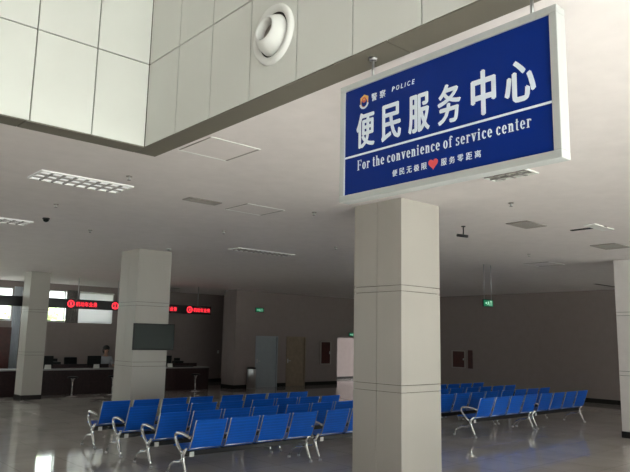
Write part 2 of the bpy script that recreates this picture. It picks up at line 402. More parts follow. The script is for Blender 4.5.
def text_mesh(s, name, m, bbox, origin, ux, uz, depth=.002, bold=0.0, heavy=0, shear=0):
    """text turned into a thin mesh; its ink box is fitted to bbox=(u0,v0,u1,v1) on the plane origin+u*ux+v*uz"""
    cu = bpy.data.curves.new(name, 'FONT'); cu.body = s; cu.offset = bold; cu.resolution_u = 3; cu.shear = shear
    ob = bpy.data.objects.new(name, cu); COL.objects.link(ob)
    dg = bpy.context.evaluated_depsgraph_get(); dg.update()
    me = bpy.data.meshes.new_from_object(ob.evaluated_get(dg)); bpy.data.objects.remove(ob)
    xs = [v.co.x for v in me.vertices]; ys_ = [v.co.y for v in me.vertices]
    if not xs: return None
    ax, bx_, ay, by_ = min(xs), max(xs), min(ys_), max(ys_)
    u0, v0, u1, v1 = bbox; n = ux.cross(uz)
    for p_ in me.polygons: p_.use_smooth = False
    for v in me.vertices:
        u = u0+(v.co.x-ax)/(bx_-ax)*(u1-u0); w_ = v0+(v.co.y-ay)/(by_-ay)*(v1-v0)
        v.co = origin+ux*u+uz*w_+n*depth
    me.materials.clear(); me.materials.append(m)
    # give it thickness; heavier lettering is layered from slightly shifted copies of the outline
    bm = bmesh.new()
    for j, (du, dv) in enumerate(((0, 0),)+(((-1, 0), (1, 0), (0, -1), (0, 1)) if heavy else ())):
        m2 = me.copy(); m2.transform(Matrix.Translation(ux*du*heavy+uz*dv*heavy*.8-n*j*.00012)); bm.from_mesh(m2); bpy.data.meshes.remove(m2)
    bmesh.ops.remove_doubles(bm, verts=bm.verts, dist=1e-6)
    r = bmesh.ops.extrude_face_region(bm, geom=bm.faces[:]); vs = [g for g in r['geom'] if isinstance(g, bmesh.types.BMVert)]
    bmesh.ops.translate(bm, verts=vs, vec=-n*(depth*.9)); bmesh.ops.recalc_face_normals(bm, faces=bm.faces[:]); bm.to_mesh(me); bm.free()
    o = bpy.data.objects.new(name, me); COL.objects.link(o); return o

O = Vector((SX+.012, SYL, 0)); UX = Vector((0, -1, 0)); UZ = Vector((0, 0, 1))   # u runs to the right on the sign's face
def sgn(s, name, y0, y1, z0, z1, m='signwhite', bold=0, shear=0, heavy=0):
    o = text_mesh(s, name, M[m], (SYL-y0, z0, SYL-y1, z1), O, UX, UZ, .003, bold, heavy=heavy, shear=shear); rel(o, sign); return o
cw = .146; PT = .2125
for i, ch in enumerate('便民服务中心'):
    ya = 2.785-i*PT; sh = .02 if ch == '中' else 0
    if ch == '中': sgn(ch, 'lettering', ya-.010, ya-cw-.004, 3.075, 3.315, heavy=.0062)
    elif ch == '心': sgn(ch, 'lettering', ya, ya-cw-.016, 3.09, 3.30, heavy=.0062)
    else: sgn(ch, 'lettering', ya, ya-cw, 3.082, 3.303, heavy=.0045)
sgn('警', 'lettering', 2.660, 2.615, 3.362, 3.410); sgn('察', 'lettering', 2.590, 2.545, 3.362, 3.410)
x = 2.492
for ch, wd_ in (('P', .021), ('O', .024), ('L', .018), ('I', .008), ('C', .022), ('E', .020)): sgn(ch, 'lettering', x, x-wd_, 3.378, 3.406, shear=.2); x -= wd_+.0125
x = 2.49
for ch in '便民无极限': sgn(ch, 'lettering', x-.003, x-.040, 2.851, 2.890); x -= .0545
x = 2.135
for ch in '服务零距离': sgn(ch, 'lettering', x-.003, x-.040, 2.849, 2.888); x -= .0545

# serif roman glyphs drawn as outlines: em height 1 = cap height, x height .68
def glyphs():
    st = .135; th = .05          # stem and hairline
    XH = .70
    def R(x0, y0, x1, y1): return [(x0, y0), (x1, y0), (x1, y1), (x0, y1)]
    def arc(cx, cy, rx, ry, a0, a1, wv=.155, wh=.055, n=18):
        P, Q = [], []
        for i in range(n+1):
            a = math.radians(a0+(a1-a0)*i/n); P.append((cx+rx*math.cos(a), cy+ry*math.sin(a))); Q.append((cx+(rx-wv)*math.cos(a), cy+(ry-wh)*math.sin(a)))
        return P+Q[::-1]
    def stem(x, y0, y1): return [R(x, y0, x+st, y1), R(x-.07, y0, x+st+.07, y0+.045)]
    G = {}
    G['F'] = (.62, stem(.08, 0, 1)+[R(.0, .955, .62, 1), R(.23, .48, .46, .53), R(.56, .76, .61, .96), R(.43, .40, .47, .61)])
    G['o'] = (.50, [arc(.25, XH/2, .25, XH/2+.01, 0, 360, n=28)])
    G['r'] = (.42, stem(.07, 0, XH)+[R(0, XH-.045, .15, XH), arc(.30, XH-.22, .16, .22, 25, 170, .09, .09), R(.34, XH-.17, .45, XH-.06)])
    G['t'] = (.32, [R(.09, .08, .09+st, .93), R(0, XH-.05, .32, XH), arc(.235, .10, .145, .11, 180, 320, .10, .06)])
    G['h'] = (.56, stem(.07, 0, 1)+[R(0, .955, .15, 1), arc(.335, XH-.2, .165, .2, 0, 170, .15, .07), R(.345, 0, .50, XH-.19), R(.28, 0, .57, .045)])
    G['n'] = (.56, stem(.07, 0, XH)+[R(0, XH-.045, .15, XH), arc(.335, XH-.2, .165, .2, 0, 170, .15, .07), R(.345, 0, .50, XH-.19), R(.28, 0, .57, .045)])
    G['e'] = (.46, [arc(.24, XH/2, .24, XH/2+.01, 0, 320, n=26), R(.10, XH/2-.02, .46, XH/2+.03)])
    G['c'] = (.44, [arc(.24, XH/2, .24, XH/2+.01, 35, 320, n=24), R(.32, XH-.2, .43, XH-.07)])
    G['v'] = (.54, [[(.04, XH), (.21, XH), (.33, .17), (.27, 0), (.23, 0)], [(.27, 0), (.31, .02), (.50, XH), (.44, XH), (.27, .12)], R(-.03, XH-.045, .26, XH), R(.34, XH-.045, .58, XH)])
    G['i'] = (.30, stem(.07, 0, XH)+[R(0, XH-.045, .15, XH), arc(.145, .89, .085, .085, 0, 360, .084, .084, 12)])
    G['f'] = (.36, stem(.09, 0, .82)+[arc(.26, .80, .17, .2, 30, 180, .13, .07), R(0, XH-.05, .34, XH), R(.33, .82, .43, .93)])
    G['s'] = (.40, [arc(.20, XH*.74, .18, .19, 40, 270, .12, .06), arc(.20, XH*.27, .19, .20, -140, 90, .12, .06), R(.32, XH-.17, .37, XH), R(.02, 0, .07, .18)])
    return G
GL = glyphs()
def serif_word(word, y0, zb, capH, adv_scale, mbk, gap=.10):
    x = y0
    for ch in word:
        if ch == ' ': x -= .30*adv_scale; continue
        wd, polys = GL[ch]
        for P in polys:
            pts = [Vector((0, x-px_*adv_scale, zb+py_*capH)) for px_, py_ in P]
            # fill through strips for arcs so that concave outlines stay clean
            n = len(pts); k = mbk.mi(M['signwhite'])
            def quad(q):
                A = [mbk.bm.verts.new(v+Vector((SX+.009, 0, 0))) for v in q]; B_ = [mbk.bm.verts.new(v+Vector((SX+.0115, 0, 0))) for v in q]
                for f in [A, B_[::-1]]+[[A[i], A[(i+1) % len(q)], B_[(i+1) % len(q)], B_[i]] for i in range(len(q))]:
                    mbk.bm.faces.new(f).material_index = k
            if n <= 5: quad(pts)
            else:
                h = n//2
                for i in range(h-1): quad([pts[i], pts[i+1], pts[n-2-i], pts[n-1-i]])
        x -= (wd+.17)*adv_scale
    return x
LINE = 'For the convenience of service center'
tot = sum(.30 if ch == ' ' else GL[ch][0]+.17 for ch in LINE); adv = (2.778-1.578)/tot
x = 2.778
for wrd in LINE.split(' '):
    b = MB(); x = serif_word(wrd, x, 2.942, .063, adv, b); rel(b.build('lettering'), sign); x -= .30*adv
b = MB(); b.box((SX+.009, SYR+fwid-.002, 3.034), (SX+.0115, SYL-fwid+.002, 3.046), M['signwhite']); rel(b.build('dividing_line'), sign)
# heart
b = MB(); P = []
for i in range(40):
    a = 2*PI*i/40; P.append(Vector((SX+.009, 2.187-.00205*16*math.sin(a)**3, 2.873+.0021*(13*math.cos(a)-5*math.cos(2*a)-2*math.cos(3*a)-math.cos(4*a)))))
k = b.mi(M['heart']); cc = Vector((SX+.009, 2.187, 2.87))
for i in range(40):
    q = [cc, P[i], P[(i+1) % 40]]; b.prism(q, (.0025, 0, 0), M['heart'])
rel(b.build('heart_mark'), sign)
# police badge: shield with wings and wreath
b = MB(); cy, cz = 2.722, 3.376
def disc(pts, dx, m_):
    c = sum((Vector(p) for p in pts), Vector())/len(pts)
    for i in range(len(pts)):
        b.prism([Vector((SX+dx, *c[1:])), Vector((SX+dx, *pts[i][1:])), Vector((SX+dx, *pts[(i+1) % len(pts)][1:]))], (.0012, 0, 0), m_)
def E(cy_, cz_, ry, rz, a0=0, a1=360, n=24): return [(0, cy_-ry*math.cos(math.radians(a0+(a1-a0)*i/n)), cz_+rz*math.sin(math.radians(a0+(a1-a0)*i/n))) for i in range(n+(0 if a1-a0 == 360 else 1))]
disc([(0, cy-.034, cz+.030), (0, cy-.018, cz+.038), (0, cy, cz+.047), (0, cy+.018, cz+.038), (0, cy+.034, cz+.030), (0, cy+.032, cz-.01), (0, cy+.02, cz-.034), (0, cy, cz-.046), (0, cy-.02, cz-.034), (0, cy-.032, cz-.01)], .0095, M['gold'])
disc(E(cy, cz-.004, .024, .028), .0085, M['signblue']); disc(E(cy, cz+.012, .018, .018), .0075, M['badgered'])
for sgn_ in (-1, 1):
    for i in range(5):
        a = math.radians(200+i*16) if sgn_ < 0 else math.radians(340-i*16)
        yy = cy+.033*math.cos(a); zz = cz-.006+.036*math.sin(a); disc(E(yy, zz, .008, .006, n=8), .0065, M['signwhite'])
disc(E(cy, cz+.014, .006, .006, n=10), .0062, M['gold'])
rel(b.build('police_badge'), sign)

# ------------------------------------------------------------------ air nozzle on the clad band
nz = empty('air_nozzle', (2.75, 3.625, 4.13), 0, 'round white ball-shaped air nozzle set in the clad band', 'air nozzle')
toX = Matrix.Rotation(-PI/2, 3, 'Y').to_4x4()      # local z -> -X (into the atrium)
b = MB(); b.lathe([(.232, 0), (.232, .012), (.222, .03), (.200, .034), (.178, .024), (.172, .0), (.172, -.03)], (0, 0, 0), M['white'], 48, toX); b.build('outer_ring', nz)
b = MB()
b.lathe([(.19, .004), (0.17, .0045), (.0, .005)], (0, 0, 0), M['dark'], 32, toX); b.build('shadow_gap', nz)
aim = Matrix.Rotation(math.radians(2), 4, 'Z') @ Matrix.Rotation(math.radians(8), 4, 'Y') @ toX
prof = [(.162*math.sin(math.radians(a)), .162*math.cos(math.radians(a))-.03) for a in range(92, 38, -6)]
prof += [(.098, .102), (.090, .103), (.086, .08), (.084, .04), (.082, .0)]
b = MB(); b.lathe(prof, (0, 0, 0), M['white'], 40, aim); b.build('ball_jet', nz)
b = MB(); b.lathe([(.084, .03), (.03, .03), (.0, .03)], (0, 0, 0), M['vent'], 24, aim); b.build('nozzle_throat', nz)

# ------------------------------------------------------------------ ceiling fittings
def troffer(x0, x1, y0, y1, lit, label, nx=8, ny=3, cat='ceiling light'):
    t = empty('grille_light', ((x0+x1)/2, (y0+y1)/2, H), 0, label, cat, 'grille lights in the ceiling')
    hx, hy = (x1-x0)/2, (y1-y0)/2
    b = MB(); b.box((-hx, -hy, -.004), (hx, hy, 0), M['lamp' if lit else 'offlamp']); b.build('reflector', t)
    b = MB(); f = .018
    for a, c in (((-hx, -hy), (hx, -hy+f)), ((-hx, hy-f), (hx, hy)), ((-hx, -hy+f), (-hx+f, hy-f)), ((hx-f, -hy+f), (hx, hy-f))):
        b.box((a[0], a[1], -.018), (c[0], c[1], -.0045), M['white'])
    b.build('frame', t)
    b = MB()
    for i in range(1, nx): xx = -hx+2*hx*i/nx; b.box((xx-.010, -hy+f, -.022), (xx+.010, hy-f, -.005), M['louvre'])
    for j in range(1, ny): yy = -hy+2*hy*j/ny; b.box((-hx+f, yy-.014, -.022), (hx-f, yy+.014, -.0055), M['louvre'])
    b.build('louvre', t); return t
troffer(2.35, 3.45, 7.28, 7.77, True, 'bright white grille light on the ceiling just beyond the clad corner')
troffer(2.33, 3.45, 10.86, 11.32, True, 'grille light on the ceiling at the left edge')
troffer(7.42, 8.92, 10.76, 11.12, False, 'dim long grille light on the ceiling above the blue benches', 12)
troffer(5.74, 6.21, 3.46, 4.0, False, 'grille light just below the lower right corner of the blue sign', 4, 4)
def square_frame(x0, x1, y0, y1, label, name='ceiling_panel', cat='ceiling panel'):
    b = MB(); f = .02
    b.box((x0, y0, H-.006), (x1, y0+f, H), M['white']); b.box((x0, y1-f, H-.006), (x1, y1, H), M['white'])
    b.box((x0, y0+f, H-.006), (x0+.01, y1-f, H), M['vent']); b.box((x1-f, y0+f, H-.006), (x1, y1-f, H), M['vent']); b.box((x0+.01, y0+f, H-.003), (x1-f, y1-f, H), M['ceiling'])
    return tag(b.build(name), label, cat, 'square access panels in the ceiling')
square_frame(3.04, 3.6, 4.9, 5.5, 'square ceiling access panel beside the dark soffit strip, left of the sign')
square_frame(5.02, 5.66, 7.08, 7.66, 'square ceiling access panel further back, above left of the central pillar')
square_frame(13.4, 14.1, 7.3, 7.95, 'faint square ceiling panel far back between the right-hand pillars')
def vent(x0, x1, y0, y1, label, n=7):
    t = empty('ceiling_vent', ((x0+x1)/2, (y0+y1)/2, H), 0, label, 'ceiling vent', 'air vents in the ceiling'); hx, hy = (x1-x0)/2, (y1-y0)/2
    b = MB(); b.box((-hx, -hy, -.004), (hx, hy, 0), M['louvre']); b.build('backing', t)
    b = MB(); f = .025
    for a, c in (((-hx, -hy), (hx, -hy+f)), ((-hx, hy-f), (hx, hy)), ((-hx, -hy+f), (-hx+f, hy-f)), ((hx-f, -hy+f), (hx, hy-f))): b.box((a[0], a[1], -.014), (c[0], c[1], -.0045), M['vent'])
    b.build('frame', t)
    b = MB()
    for i in range(n): yy = -hy+f+(2*hy-2*f)*(i+.5)/n; b.box((-hx+f, yy-.012, -.012), (hx-f, yy+.012, -.005), M['vent'])
    b.build('slats', t)
vent(8.62, 9.2, 5.02, 5.38, 'square air vent on the ceiling, between the central pillar and the ceiling speaker')
vent(11.6, 12.25, 5.05, 5.5, 'square air vent on the ceiling above the pale right-hand pillar')
vent(4.25, 4.75, 7.3, 7.5, 'small dark air vent on the ceiling left of the second access panel', 3)
def slot(x0, x1, y, label):
    b = MB(); b.box((x0, y-.07, H-.006), (x1, y-.04, H), M['vent']); b.box((x0, y+.04, H-.006), (x1, y+.07, H), M['vent']); b.box((x0, y-.04, H-.004), (x1, y+.04, H), M['dark'])
    tag(b.build('slot_vent'), label, 'slot vent', 'dark slot vents in the ceiling')
slot(11.2, 12.6, 22.1, 'thin dark slot vent on the ceiling right of the television pillar')
slot(19.2, 21.0, 9.0, 'thin dark slot vent on the ceiling beside the pale right-hand pillar')
# propped-open hatch
t = empty('ceiling_hatch', (9.82, 4.6, H), 0, 'small white ceiling hatch with a dark open gap beside the right vent', 'ceiling hatch')
b = MB(); b.box((-.32, -.19, -.02), (.32, -.01, -.003), M['white'], .003); b.build('hatch_panel', t)
b = MB(); b.box((-.02, -.2, -.012), (.06, .36, -.001), M['dark']); b.build('open_gap', t)
# sprinkler heads
def sprinkler(loc, label, s=1.0, parent=None):
    t = empty('sprinkler', loc, 0, label, 'sprinkler', 'sprinkler heads on the ceiling')
    b = MB(); b.cyl((0, 0, 0), (0, 0, -.008), .035, M['vent'], 16); b.cyl((0, 0, -.008), (0, 0, -.045), .009, M['steel'], 8); b.build('stem', t)
    b = MB(); b.cyl((0, 0, -.045), (0, 0, -.05), .022, M['louvre'], 12)
    b.tube([(-.012, 0, -.02), (-.018, 0, -.033), (-.008, 0, -.046)], .003, M['steel'], 6); b.tube([(.012, 0, -.02), (.018, 0, -.033), (.008, 0, -.046)], .003, M['steel'], 6); b.build('deflector', t)
for (x, y, l) in ((3.18, 6.85, 'sprinkler on the ceiling right of the bright grille light, near the clad corner'), (3.18, 9.13, 'sprinkler on the ceiling below the bright grille light'),
                  (4.45, 10.99, 'sprinkler on the ceiling above the television pillar, to its left'), (7.38, 4.52, 'sprinkler on the ceiling below the lower right end of the blue sign'),
                  (6.04, 6.88, 'sprinkler on the ceiling just left of the central pillar and below the sign corner'), (8.7, 9.24, 'sprinkler on the ceiling far back left of the central pillar'),
                  (6.1, 9.29, 'sprinkler on the ceiling right of the small dark vent'), (11.98, 6.96, 'sprinkler on the ceiling far back right of the central pillar'),
                  (11.6, 4.75, 'sprinkler on the ceiling next to the pale right-hand pillar')):
    sprinkler((x, y, H), l)
b = MB(); b.cyl((0, 0, 0), (0, 0, -.02), .055, M['blackmetal'], 20); b.ball((0, 0, -.03), .045, M['screen'], (1, 1, .8)); o = b.build('dome_camera'); o.location = (3.48, 10.38, H)
tag(o, 'small dark dome camera on the ceiling at the far left', 'dome camera')
b = MB(); b.cyl((0, 0, 0), (0, 0, -.02), .05, M['white'], 20); b.cyl((0, 0, -.02), (0, 0, -.035), .03, M['louvre'], 16); o = b.build('smoke_detector'); o.location = (6.6, 12.1, H)
tag(o, 'small round smoke detector on the ceiling above the television pillar', 'smoke detector')
# bracket camera right of the big pillar
t = empty('bracket_camera', (8.4, 6.0, H), 0, 'dark camera hanging on a bent bracket from the ceiling right of the central pillar', 'security camera')
b = MB(); b.cyl((0, 0, 0), (0, 0, -.012), .035, M['blackmetal'], 12); b.tube([(0, 0, -.01), (0, 0, -.09), (.01, .01, -.14)], .009, M['blackmetal'], 8); b.build('bracket', t)
b = MB(); b.cyl((.05, -.05, -.165), (-.07, .07, -.145), .024, M['blackmetal'], 12); b.cyl((-.07, .07, -.145), (-.075, .075, -.144), .018, M['screen'], 12); b.build('camera_body', t)

# ------------------------------------------------------------------ exit signs
def running_man(b, cx, cz, s, y, m_, n):      # arrow + figure strokes on a plane; n = offset direction vector
    def st(p, q, wv=.05):
        p = Vector((cx+p[0]*s, y, cz+p[1]*s)); q = Vector((cx+q[0]*s, y, cz+q[1]*s)); d = (q-p).normalized(); a = Vector((d.z, 0, -d.x))*wv*s
        b.prism([p-a, p+a, q+a, q-a], n, m_)
    st((-.02, .15), (.05, -.05)); st((.05, -.05), (.22, -.15)); st((.22, -.15), (.2, -.38)); st((.05, -.05), (-.1, -.2)); st((-.1, -.2), (-.3, -.2)); st((0, .13), (.2, .05)); st((0, .13), (-.2, .0))
    b.prism([(cx+s*(-.02+.07*math.cos(a*PI/4)), y, cz+s*(.27+.07*math.sin(a*PI/4))) for a in range(8)], n, m_)
    st((-.95, 0), (-.45, 0), .06); st((-.45, 0), (-.62, .17), .05); st((-.45, 0), (-.62, -.17), .05)
    st((.55, .35), (.55, -.38), .04); st((.55, .35), (.95, .35), .04); st((.95, .35), (.95, -.38), .04)
def exit_sign(loc, label, rods=0, w=.40, h=.17):
    t = empty('exit_sign', loc, 0, label, 'exit sign', 'green exit signs')
    b = MB(); b.box((-w/2, -.02, -h/2), (w/2, .0, h/2), M['blackmetal'], .003); b.build('housing', t)
    b = MB(); b.box((-w/2+.012, -.0225, -h/2+.012), (w/2-.012, -.0205, h/2-.012), M['exit_green']); b.build('green_face', t)
    b = MB(); running_man(b, 0, 0, .14, -.0245, M['exit_white'], (0, .0015, 0)); b.build('pictogram', t)
    if rods:
        for sx in (-1, 1):
            b = MB(); b.cyl((sx*w*.36, -.01, h/2-.003), (sx*w*.36, -.01, H-loc[2]), .008, M['steel'], 8); b.build('hanger_rod', t)
exit_sign((15.33, DW, 2.97), 'green exit sign high on the end wall above the pale blue-grey door')
exit_sign((20.45, DW, 2.12), 'green exit sign above the bright doorway beside the central pillar')
exit_sign((13.08, 8.7, 2.80), 'green exit sign hanging on two rods right of the central pillar', 1)

# ------------------------------------------------------------------ wall cabinets
def hose_cabinet(loc, w, h, rz, name, label, cat):
    t = empty(name, loc, rz, label, cat)
    b = MB(); b.box((-w/2, -.04, 0), (w/2, 0, h), M['redwood'], .004); b.build('cabinet_body', t)
    b = MB(); f = .035
    for a in ((-w/2-.02, -w/2+f, 0, h), (w/2-f, w/2+.02, 0, h), (-w/2+f, w/2-f, 0, f), (-w/2+f, w/2-f, h-f, h)): b.box((a[0], -.055, a[2]), (a[1], -.04, a[3]), M['vent'])
    fr = b.build('cabinet_door', t)
    b = MB(); b.box((w/2-f-.05, -.075, h*.45), (w/2-f-.03, -.0405, h*.56), M['steel']); b.build('door_handle', fr)
hose_cabinet((18.86, DW, .84), .58, .96, 0, 'fire_hose_cabinet', 'dark red fire hose cabinet on the end wall left of the bright doorway', 'fire cabinet')
hose_cabinet((X1, 15.65, .88), .62, .68, -PI/2, 'fire_hose_cabinet', 'square dark red cabinet on the dim right wall beside the central pillar', 'fire cabinet')
b = MB(); b.box((X1-.03, 15.02, .88), (X1-.0005, 15.22, 1.58), M['redwood'], .003); tag(b.build('notice_panel'), 'narrow dark red upright panel right of the square wall cabinet', 'wall panel')
t = empty('wooden_cabinet', (6.70, Y1, 0), 0, 'tall dark red wooden cabinet below the window at the left edge', 'cabinet')
b = MB(); b.box((-.44, -.42, 0), (.38, -.025, 2.08), M['redwood'], .005); b.build('cabinet_body', t)
for sx in (-1, 1):
    b = MB(); b.box((sx*.2-.19-.03, -.44, .06), (sx*.2+.19-.03, -.4205, 2.03), M['redwood'], .004); d = b.build('cabinet_door', t)
    b = MB(); b.cyl((-sx*-.03-.01, -.455, 1.0), (-sx*-.03-.01, -.455, 1.14), .008, M['steel'], 8); b.build('door_handle', d)

# ------------------------------------------------------------------ television on the pillar
t = empty('television', (6.575, 12.55, 1.60), 0, 'large flat television mounted on the second beige pillar', 'television')
b = MB(); b.box((-.465, -.09, 0), (.465, -.04, .545), M['blackplastic'], .006); b.build('housing', t)
b = MB(); b.box((-.445, -.094, .03), (.445, -.0905, .525), M['screen']); b.build('screen', t)
b = MB(); b.box((-.15, -.0395, .12), (.15, 0, .42), M['blackmetal']); b.build('wall_mount', t)

# ------------------------------------------------------------------ counters
CY = 20.9
def counter(x0, x1, label):
    t = empty('service_counter', ((x0+x1)/2, CY, 0), 0, label, 'counter', 'service counters'); hw = (x1-x0)/2
    b = MB(); b.box((-hw, 0, .0), (hw, .04, .76), M['deskwood']); b.build('front_panel', t)
    for sx in (-1, 1):
        b = MB(); b.box((sx*(hw-.02)-.02, .0405, 0), (sx*(hw-.02)+.02, .74, .76), M['deskwood']); b.build('side_panel', t)
    b = MB(); b.box((-hw-.02, -.03, .76), (hw+.02, .78, .80), M['desktop'], .005); b.build('counter_top', t)
    b = MB(); n = max(1, int(round(2*hw/.8)))
    for i in range(n):
        a = -hw+2*hw*i/n; b.box((a+.03, -.008, .10), (a+2*hw/n-.03, -.0005, .70), M['deskwood'], .003)
    b.build('front_boards', t)
counter(7.08, 9.60, 'dark wooden service counter between the first two pillars, with the seated clerk behind')
counter(4.2, 6.75, 'dark wooden service counter running out at the left edge')
counter(11.2, 13.32, 'dark wooden service counter right of the television pillar')
for a, c, l in ((7.1, 9.58, 'low dark divider along the top of the clerk\'s counter'), (11.25, 13.0, 'low dark divider along the top of the right-hand counter')):
    b = MB(); b.box((-(c-a)/2, 0, 0), ((c-a)/2, .03, .13), M['deskwood']); b.box((-(c-a)/2, -.03, 0), (-(c-a)/2+.02, .06, .13), M['deskwood']); b.box(((c-a)/2-.02, -.03, 0), ((c-a)/2, .06, .13), M['deskwood'])
    o = b.build('desk_divider'); o.location = ((a+c)/2, 21.27, .8005); tag(o, l, 'desk divider')
def monitor(x, label, y=21.12, w=.46):
    t = empty('computer_monitor', (x, y, .8005), 0, label, 'monitor', 'computer monitors on the counters')
    b = MB(); b.box((-w/2, 0, .09), (w/2, .035, .40), M['blackplastic'], .006); b.build('housing', t)
    b = MB(); b.box((-w/2+.015, .0355, .105), (w/2-.015, .038, .385), M['screen']); b.build('screen', t)
    b = MB(); b.box((-.03, .01, .012), (.03, .03, .12), M['blackplastic']); b.box((-.12, -.05, .0), (.12, .1, .012), M['blackplastic'], .003); b.build('stand', t)
monitor(7.45, 'black monitor on the counter beside the far left pillar')
monitor(9.02, 'black monitor on the counter in front of the seated clerk')
monitor(11.65, 'black monitor on the counter right of the television pillar')
def paper(x, label, y=21.0):
    t = empty('name_plate', (x, y, .8005), 0, label, 'name plate', 'white plates on the counters')
    b = MB(); b.prism([(-.09, -.045, 0), (-.09, .045, 0), (-.09, .008, .13), (-.09, -.008, .13)], (.18, 0, 0), M['white']); b.build('stand', t)
for x, l in ((7.48, 'white stand-up plate on the counter in front of the far left monitor'), (9.05, 'white stand-up plate on the counter in front of the clerk'), (11.75, 'white stand-up plate on the counter right of the television pillar')): paper(x, l)
def printer(x, label):
    t = empty('printer', (x, 21.5, .8005), 0, label, 'printer', 'printers on the counters')
    b = MB(); b.box((-.17, -.13, 0), (.17, .14, .20), M['blackplastic'], .015); b.build('printer_body', t)
    b = MB(); b.box((-.13, -.155, .05), (.13, -.131, .065), M['blackplastic'], .003); b.build('paper_tray', t)
    b = MB(); b.box((-.12, .06, .201), (.12, .08, .30), M['blackplastic'], .003); b.build('paper_feed', t)
printer(7.85, 'small black printer on the counter right of the far left monitor'); printer(12.35, 'small black printer on the right-hand counter')
# low dark items on the right-hand counter
b = MB(); b.box((-.38, -.09, 0), (.38, .09, .035), M['blackplastic'], .01)
for i in range(12): b.box((-.36+i*.06, -.07, .0352), (-.36+i*.06+.048, .07, .042), M['blackplastic'])
o = b.build('keyboard'); o.location = (12.3, 21.02, .8005); tag(o, 'low dark keyboard on the right-hand counter', 'keyboard')

def office_chair(x, y, rz, label):
    t = empty('office_chair', (x, y, 0), rz, label, 'office chair', 'office chairs behind the counters')
    b = MB(); b.box((-.24, -.24, .44), (.24, .24, .52), M['blackplastic'], .03); b.build('seat', t)
    b = MB(); b.box((-.22, .22, .58), (.22, .28, 1.12), M['blackplastic'], .03, Matrix.Rotation(-.12, 3, 'X')); b.box((-.03, .22, .46), (.03, .25, .7), M['blackmetal']); b.build('backrest', t)
    b = MB(); b.cyl((0, 0, .08), (0, 0, .44), .025, M['steel'], 10)
    for i in range(5):
        a = i*2*PI/5; b.tube([(0, 0, .10), (.27*math.cos(a), .27*math.sin(a), .065)], .018, M['blackmetal'], 8); b.ball((.27*math.cos(a), .27*math.sin(a), .03), .03, M['blackplastic'], (1, 1, 1), 8)
    b.build('swivel_base', t)
office_chair(8.65, 21.95, 0, 'empty black office chair behind the counter left of the clerk')

def stool(x, y, label):
    t = empty('counter_stool', (x, y, 0), 0, label, 'stool', 'chrome stools in front of the counters')
    b = MB(); b.lathe([(0, .60), (.10, .60), (.15, .59), (.165, .57), (.15, .55), (0, .545)], (0, 0, 0), M['blackplastic'], 24); b.build('seat', t)
    b = MB(); b.cyl((0, 0, .03), (0, 0, .545), .022, M['chrome'], 12); b.lathe([(.022, .42), (.05, .52), (.11, .545)], (0, 0, 0), M['chrome'], 20); b.build('stem', t)
    b = MB(); b.lathe([(0, .0), (.19, .0), (.19, .01), (.10, .025), (.03, .05), (.02, .06)], (0, 0, 0), M['chrome'], 28); b.build('foot_disc', t)
stool(8.02, 20.3, 'chrome pedestal stool in front of the counter between the first two pillars')
stool(9.35, 20.35, 'chrome pedestal stool at the right end of the clerk\'s counter')
stool(12.4, 20.3, 'chrome pedestal stool in front of the right-hand counter')

# ------------------------------------------------------------------ LED board above the counters
LY = 20.66
t = empty('led_sign_board', (9.2, LY, 2.70), 0, 'long black hanging board with glowing red lettering above the service counters', 'LED board')
b = MB(); b.box((-4.6, 0, 0), (3.95, .10, .30), M['blackmetal'], .004); b.build('housing', t)
for x in (-3.9, -1.05, .3, 1.9, 3.4):
    b = MB(); b.cyl((x, .05, .299), (x, .05, 1.0), .012, M['steel'], 8); b.build('hanger_rod', t)
for i, xs_ in enumerate((7.78, 9.26, 10.72, 12.10)):
    b = MB(); cx, cz = xs_+.14-9.2, .15; n = 24
    for k_ in range(n):
        a0, a1 = 2*PI*k_/n, 2*PI*(k_+1)/n
        b.prism([(cx+.115*math.cos(a0), -.004, cz+.115*math.sin(a0)), (cx+.115*math.cos(a1), -.004, cz+.115*math.sin(a1)), (cx+.085*math.cos(a1), -.004, cz+.085*math.sin(a1)), (cx+.085*math.cos(a0), -.004, cz+.085*math.sin(a0))], (0, .003, 0), M['led_red'])
    b.build('number_ring', t)
    tm = text_mesh(str(i+1), 'led_number', M['led_red'], (cx-.03, cz-.055, cx+.03, cz+.055), Vector((0, -.001, 0)), Vector((1, 0, 0)), Vector((0, 0, 1)), .003, .02); tm.parent = t
    tm = text_mesh('机动车业务', 'led_text', M['led_red'], (xs_+.30-9.2, .075, xs_+1.0-9.2, .225), Vector((0, -.001, 0)), Vector((1, 0, 0)), Vector((0, 0, 1)), .003, 0); tm.parent = t

# curtains and blind
def cloth(name, x0, x1, y, z0, z1, m_, label, amp=.03, waves=6):
    b = MB(); k = b.mi(m_); n = waves*8; rows = []
    for j in range(2):
        z = (z0, z1)[j]; rows.append([(b.bm.verts.new((x0+(x1-x0)*i/n, y+amp*math.sin(i/8*2*PI)*(1-.3*j), z)), b.bm.verts.new((x0+(x1-x0)*i/n, y+.006+amp*math.sin(i/8*2*PI)*(1-.3*j), z))) for i in range(n+1)])
    for i in range(n):
        for s in (0, 1):
            f = b.bm.faces.new([rows[0][i][s], rows[0][i+1][s], rows[1][i+1][s], rows[1][i][s]]); f.material_index = k; f.smooth = True
    for r in rows:
        for i in range(n): b.bm.faces.new([r[i][0], r[i+1][0], r[i+1][1], r[i][1]]).material_index = k
    for i in (0, n): b.bm.faces.new([rows[0][i][0], rows[1][i][0], rows[1][i][1], rows[0][i][1]]).material_index = k
    return tag(b.build(name), label, 'curtain')
cloth('curtain', 7.14, 7.42, Y1-.14, .02, 3.5, M['curtain'], 'tall white curtain hanging beside the far left pillar', .035, 5)
cloth('curtain', 8.98, 9.46, Y1-.12, 2.30, 3.48, M['greycurtain'], 'gathered grey curtain between the clear and blinded window', .03, 6)
